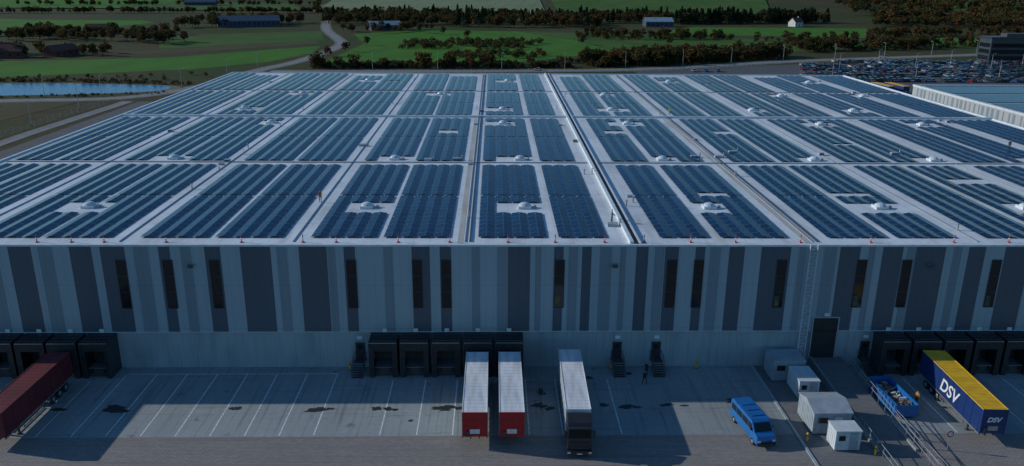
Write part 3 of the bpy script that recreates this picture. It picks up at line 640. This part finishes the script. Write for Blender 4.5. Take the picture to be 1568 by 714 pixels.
mb.build("roof_and_parapet",e)
mb=MB(); M_pv,nt,b=nodes("solar_panel_dark"); b.inputs["Base Color"].default_value=(.003,.025,.07,1); b.inputs["Roughness"].default_value=.15; b.inputs["Specular IOR Level"].default_value=.1
x=146.
while x<262:
    for a,c in((197,214),(216,233),(235,252),(254,271)): mb.box(x,x+2.02,a,c,10.7,10.8,M_pv); 
    x+=2.15
mb.build("roof_solar_panels",e)
e=empty("office_building")
M_off=mat("office_dark_cladding",(.03,.04,.05),(.045,.055,.065),.5,.4)
mb=MB(); mb.box(283,330,462,474,0,13,M_off); mb.box(282.5,330.5,461.5,474.5,13,13.7,M_blackp); mb.build("walls",e)
mb=MB()
for z in(1,4.5,8): mb.box(284,329,461.85,461.99,z,z+2.2,M_glass); mb.box(282.85,282.99,463,473,z,z+2.2,M_glass)
mb.build("window_bands",e)
mb=MB(); mb.box(293,310,465,471,13.7,15.5,M_dsteel); mb.build("roof_plant_room",e)

# ---------------------------------------------------------------- vegetation
def foliage(name,cols,rough=.9):
    m,nt,b=nodes(name); oi=nt.nodes.new("ShaderNodeObjectInfo"); cr=nt.nodes.new("ShaderNodeValToRGB"); cr.color_ramp.interpolation='LINEAR'
    el=cr.color_ramp.elements
    for i,c in enumerate(cols):
        p=i/(len(cols)-1)
        if i==0: el[0].position=0; el[0].color=(*c,1)
        elif i==len(cols)-1: el[-1].position=1; el[-1].color=(*c,1)
        else: q=el.new(p); q.color=(*c,1)
    nt.links.new(oi.outputs["Random"],cr.inputs[0])
    f=ramp(nt,noise(nt,.9,3),.35,.65); d=mix(nt,1.,cr.outputs[0],(.5,.53,.53),'MULTIPLY'); c=mix(nt,f,cr.outputs[0],d)
    nt.links.new(c,b.inputs["Base Color"]); b.inputs["Roughness"].default_value=rough; b.inputs["Specular IOR Level"].default_value=.1
    tr=nt.nodes.new("ShaderNodeBsdfTranslucent"); nt.links.new(c,tr.inputs[0]); ms=nt.nodes.new("ShaderNodeMixShader"); ms.inputs[0].default_value=.35
    out=[n for n in nt.nodes if n.type=='OUTPUT_MATERIAL'][0]; nt.links.new(b.outputs[0],ms.inputs[1]); nt.links.new(tr.outputs[0],ms.inputs[2]); nt.links.new(ms.outputs[0],out.inputs[0]); return m
L_aut=foliage("foliage_autumn",[(.055,.07,.022),(.13,.068,.028),(.08,.085,.028),(.17,.09,.028),(.105,.065,.034),(.05,.065,.022),(.14,.10,.032)])
L_olive=foliage("foliage_scrub",[(.065,.08,.026),(.10,.082,.038),(.055,.07,.024),(.12,.09,.042)])
L_con=foliage("foliage_conifer",[(.022,.045,.026),(.034,.058,.028),(.026,.05,.032)])
M_bark=mat("bark",(.09,.07,.055),(.06,.045,.035),3,.95)
def add_leaves(mb,pts,size,m,r):
    for p in pts:
        n=Vector((r.gauss(0,1),r.gauss(0,1),r.gauss(0,1)+.5)).normalized(); a=n.orthogonal().normalized(); b=n.cross(a); s=size*r.uniform(.6,1.3); t=r.uniform(0,6.28)
        a2=a*math.cos(t)+b*math.sin(t); b2=b*math.cos(t)-a*math.sin(t); p=Vector(p)
        mb.face([p-a2*s-b2*s*.5,p+a2*s*.7-b2*s*.6,p+a2*s+b2*s*.6,p-a2*s*.5+b2*s*.7],m)
def decid(seed,h,rad,m,nl=230,bush=False):
    r=random.Random(seed); mb=MB(); th=h*(.12 if bush else .18)
    mb.cyl((0,0,-.3),(0,0,h*.6),.03*h,.012*h,6,M_bark); lobes=[]
    for k in range(7 if not bush else 6):
        a=k*2.4+r.uniform(-.5,.5); rr=rad*r.uniform(.3,.68); z=th+ (h-th)*r.uniform(.2,.85)
        c=Vector((math.cos(a)*rr,math.sin(a)*rr,z)); lobes.append((c,rad*r.uniform(.28,.5)))
        mb.cyl((0,0,h*r.uniform(.2,.45)),c,.013*h,.004*h,4,M_bark)
    lobes.append((Vector((0,0,h*.85)),rad*.4)); lobes.append((Vector((0,0,h*.5)),rad*.55))
    pts=[]
    for i in range(nl):
        c,q=r.choice(lobes); d=Vector((r.gauss(0,1),r.gauss(0,1),r.gauss(0,1))).normalized()*q*r.uniform(.55,1.12); d.z*=.85; p=c+d
        if p.z<.2: p.z=.2+r.random()*.4
        pts.append(p)
    add_leaves(mb,pts,.07*h*(1. if not bush else 1.4),m,r); return mb.mesh("tree_mesh")
def conif(seed,h,rad,m):
    r=random.Random(seed); mb=MB(); mb.cyl((0,0,-.3),(0,0,h*.97),.02*h,.004*h,6,M_bark); pts=[]
    for i in range(230):
        t=r.random()**.8; z=h*(.1+.9*t); q=rad*(1-t)*r.uniform(.5,1.05); a=r.uniform(0,6.28); q*=1+.25*math.sin(z*4); pts.append((math.cos(a)*q,math.sin(a)*q,z))
    for k in range(6): a=k*1.05; mb.cyl((0,0,h*(.2+.1*k)),(math.cos(a)*rad*.6*(1-.12*k),math.sin(a)*rad*.6*(1-.12*k),h*(.17+.1*k)),.006*h,.002*h,4,M_bark)
    add_leaves(mb,pts,.06*h,m,r); return mb.mesh("conifer_mesh")
T_aut=[decid(i,9,3.8+.3*(i%3),L_aut) for i in range(6)]; T_bush=[decid(20+i,3.6,2.6,L_olive,150,True) for i in range(4)]+[decid(30+i,4.,2.6,L_aut,150,True) for i in range(2)]
T_con=[conif(40+i,12,3.0,L_con) for i in range(3)]; T_green=[decid(50+i,9,4,L_olive) for i in range(3)]
def scatter(name,poly,n,protos,smin=.7,smax=1.2):
    a,b,c,d=[Vector(p) for p in poly]; e=empty(name)
    for i in range(n):
        u=random.random(); v=random.random(); p=(a*(1-u)+b*u)*(1-v)+(d*(1-u)+c*u)*v
        o=bpy.data.objects.new("plant",random.choice(protos)); COL.objects.link(o); o.parent=e
        s=random.uniform(smin,smax); o.location=(p.x,p.y,hgt(p.x,p.y)); o.rotation_euler=(0,0,random.uniform(0,6.28)); o.scale=(s*random.uniform(.9,1.2),s*random.uniform(.9,1.2),s)
def belt(name,path,w,n,protos,smin=.7,smax=1.2):
    for i in range(len(path)-1):
        a=Vector(path[i]);b=Vector(path[i+1]); d=(b-a).normalized(); q=Vector((-d.y,d.x))*w/2
        scatter(name,[a-q,b-q,b+q,a+q],n,protos,smin,smax)
A=T_aut; B=T_bush; C=T_con; G_=T_green
belt("shrub_belt",[(-92,415),(-30,418),(40,424)],12,120,B+B+A[:1],.5,.95)
belt("shrub_belt",[(45,432),(100,452),(170,492)],30,210,B+B+A,.6,1.0)
scatter("scrub_thicket",[(-60,520),(25,520),(35,585),(-60,580)],120,B,.6,1.1)
scatter("scrub_thicket",[(-30,460),(40,470),(30,500),(-25,490)],55,B,.5,1.)
scatter("autumn_copse",[(60,600),(175,610),(180,650),(65,660)],130,B+A[:3],.6,.85)
scatter("autumn_woodland",[(-165,760),(-30,740),(-30,880),(-175,890)],130,A+G_+C[:1],.7,1.2)
scatter("autumn_woodland",[(-40,735),(95,740),(110,850),(-30,850)],150,A+A+C,.7,1.25)
scatter("farm_trees",[(-125,655),(-55,660),(-50,715),(-130,700)],28,A+G_,.5,.9)
belt("conifer_row",[(175,810),(250,830),(340,850)],26,70,C+C+A[:2],.8,1.25)
scatter("autumn_woodland",[(110,810),(190,810),(230,890),(110,890)],85,A+C,.7,1.15)
scatter("farm_trees",[(-345,560),(-240,560),(-235,630),(-350,640)],60,A+G_,.6,1.05)
scatter("garden_trees",[(-290,435),(-215,470),(-225,490),(-310,480)],40,A+G_+B,.5,.9)
scatter("farm_trees",[(-265,690),(-190,755),(-170,800),(-280,800)],65,A+G_,.7,1.15)
scatter("roadside_tree",[(-250,560),(-215,540),(-205,560),(-240,590)],22,A+G_,.6,1.)
belt("shrub_belt",[(190,520),(300,560),(430,610),(600,650)],26,110,B+B+A,.6,1.)
scatter("scrub_thicket",[(190,560),(290,580),(320,630),(190,620)],90,B+A[:2],.5,.9)
belt("hedgerow",[(300,650),(450,690),(700,740)],18,85,A+B,.6,1.)
scatter("forest_hillside",[(380,800),(760,780),(1500,1500),(560,1500)],850,A+A+G_,1.0,1.7)
scatter("forest_hillside",[(350,760),(600,760),(800,950),(420,900)],330,A+A+G_,.8,1.25)
belt("hedgerow",[(-700,900),(-420,940),(-210,960)],8,80,A+G_,.5,.9)
belt("hedgerow",[(-900,1010),(-560,1110),(-250,1200)],8,60,A+G_,.6,1.)
belt("hedgerow",[(-200,930),(60,910),(360,940)],14,110,A+G_+C,.6,1.1)
belt("hedgerow",[(-1200,1350),(-700,1400),(-300,1450),(200,1500),(560,1560)],16,75,A+C,.8,1.3)
belt("hedgerow",[(-145,850),(-215,1000),(-290,1400)],5,16,A+G_,.6,.9)
belt("hedgerow",[(-600,560),(-380,600),(-250,640)],7,46,A+G_,.5,.85)
belt("pond_reeds",[(-250,300),(-190,306),(-130,320)],6,40,B,.15,.3)
belt("pond_reeds",[(-250,356),(-190,356),(-128,348)],8,60,B,.2,.45)
scatter("rough_scrub",[(-330,225),(-165,240),(-160,295),(-330,285)],40,B,.12,.3)
scatter("rough_scrub",[(-330,350),(-140,352),(-125,385),(-230,362)],60,B,.2,.5)
for (x,y) in [(-95,470),(-90,500),(-84,545),(-20,610),(60,560),(120,560),(-40,650),(170,590),(250,600)]:
    o=bpy.data.objects.new("broadleaf_tree",random.choice(A+G_)); COL.objects.link(o); o.location=(x,y,0); o.scale=(.7,.7,.7)

# ---------------------------------------------------------------- people
def person(name,x,y,z,rz,top,leg,pose="stand"):
    m,nt,b=nodes(name+"_clothes"); s=sep(nt)
    c=mix(nt,mathn(nt,'GREATER_THAN',s[2],.92),leg,top); c=mix(nt,mathn(nt,'GREATER_THAN',s[2],1.5),c,(.45,.28,.2)); c=mix(nt,mathn(nt,'GREATER_THAN',s[2],1.68),c,(.03,.02,.015))
    nt.links.new(c,b.inputs["Base Color"]); b.inputs["Roughness"].default_value=.85
    k=.25 if pose=="walk" else .06; f=.35 if pose=="work" else .05
    V=[(0,0,.95),(0,0,1.15),(0,0,1.38),(0,0,1.5),(0,-.02,1.62),(0,-.01,1.76),
       (.1,0,.9),(.11,-k,.5),(.12,-k*.6,.08),(.12,-k*.6-.16,.04),(-.1,0,.9),(-.11,k*.6,.5),(-.12,k+.05,.08),(-.12,k-.1,.04),
       (.19,0,1.42),(.25,-.03,1.15),(.24,-f-.05,.95),(.24,-f-.12,.88),(-.19,0,1.42),(-.25,.02,1.15),(-.25,-f,.95),(-.25,-f-.08,.88)]
    E=[(0,1),(1,2),(2,3),(3,4),(4,5),(0,6),(6,7),(7,8),(8,9),(0,10),(10,11),(11,12),(12,13),(2,14),(14,15),(15,16),(16,17),(2,18),(18,19),(19,20),(20,21)]
    Rr=[.15,.14,.16,.06,.1,.09,.1,.07,.05,.045,.1,.07,.05,.045,.07,.055,.04,.04,.07,.055,.04,.04]
    me=bpy.data.meshes.new(name); me.from_pydata(V,E,[]); o=bpy.data.objects.new(name,me); COL.objects.link(o); me.materials.append(m)
    sk=o.modifiers.new("skin",'SKIN'); sv=me.skin_vertices[0].data if me.skin_vertices else None
    if sv is None:
        bpy.context.view_layer.objects.active=o; o.select_set(True); bpy.ops.mesh.customdata_skin_add(); sv=me.skin_vertices[0].data
    for i,r in enumerate(Rr): sv[i].radius=(r,r*.85); sv[i].use_root=(i==0)
    sb=o.modifiers.new("sub",'SUBSURF'); sb.levels=1; sb.render_levels=2
    o.location=(x,y,z); o.rotation_euler=(0,0,rz)
person("worker",17.8,84.4,.02,.4,(.02,.02,.03),(.02,.025,.04),"walk")
person("worker",18.4,86.6,.02,2.5,(.03,.03,.04),(.02,.025,.04),"work")
person("roof_worker",40,181.6,ZR,.5,(.6,.55,.03),(.05,.05,.06),"work"); person("roof_worker",95.5,144.5,ZR,-.5,(.02,.02,.03),(.02,.02,.04),"walk")
person("roof_worker",15.2,98.6,ZR,1.5,(.1,.12,.15),(.03,.03,.05),"work"); person("roof_worker",-24.0,107.8,ZR,.2,(.35,.12,.03),(.04,.04,.05),"work")
person("worker",47.7,79.4,.02,-1.,(.5,.2,.03),(.03,.03,.05),"stand")

# ---------------------------------------------------------------- light, sky, camera
el=math.radians(21.5); az=math.radians(12.5)
d=Vector((math.cos(el)*math.cos(az),-math.cos(el)*math.sin(az),-math.sin(el)))
sl=bpy.data.lights.new("sun",'SUN'); sl.energy=3.1; sl.angle=math.radians(.5); sl.color=(1,.96,.90)
so=bpy.data.objects.new("sun",sl); COL.objects.link(so); so.rotation_euler=d.to_track_quat('-Z','Y').to_euler(); so.location=(-60,100,120)
w=bpy.data.worlds.new("World"); S.world=w; w.use_nodes=True; nt=w.node_tree
st=nt.nodes.new("ShaderNodeTexSky"); st.sky_type='NISHITA'; st.sun_disc=False; st.sun_elevation=el; st.sun_rotation=math.radians(-77.5); st.altitude=50; st.air_density=1.1; st.dust_density=.2; st.ozone_density=3.5
tint=mix(nt,1.,st.outputs[0],(.62,.92,1.12),'MULTIPLY')
nt.links.new(tint,nt.nodes["Background"].inputs[0]); nt.nodes["Background"].inputs[1].default_value=.092
f=1230.
th=math.radians(17.9); psi=math.radians(1.37)
R=Matrix.Rotation(-psi,3,'Z')@Matrix.Rotation(math.pi/2-th,3,'X')@Matrix.Rotation(.008,3,'Z')
cam=bpy.data.cameras.new("camera"); co=bpy.data.objects.new("camera",cam); COL.objects.link(co)
cam.sensor_width=36; cam.lens=36*f/1568; cam.clip_start=1; cam.clip_end=12000
co.matrix_world=Matrix.Translation((0,0,46))@R.to_4x4(); S.camera=co
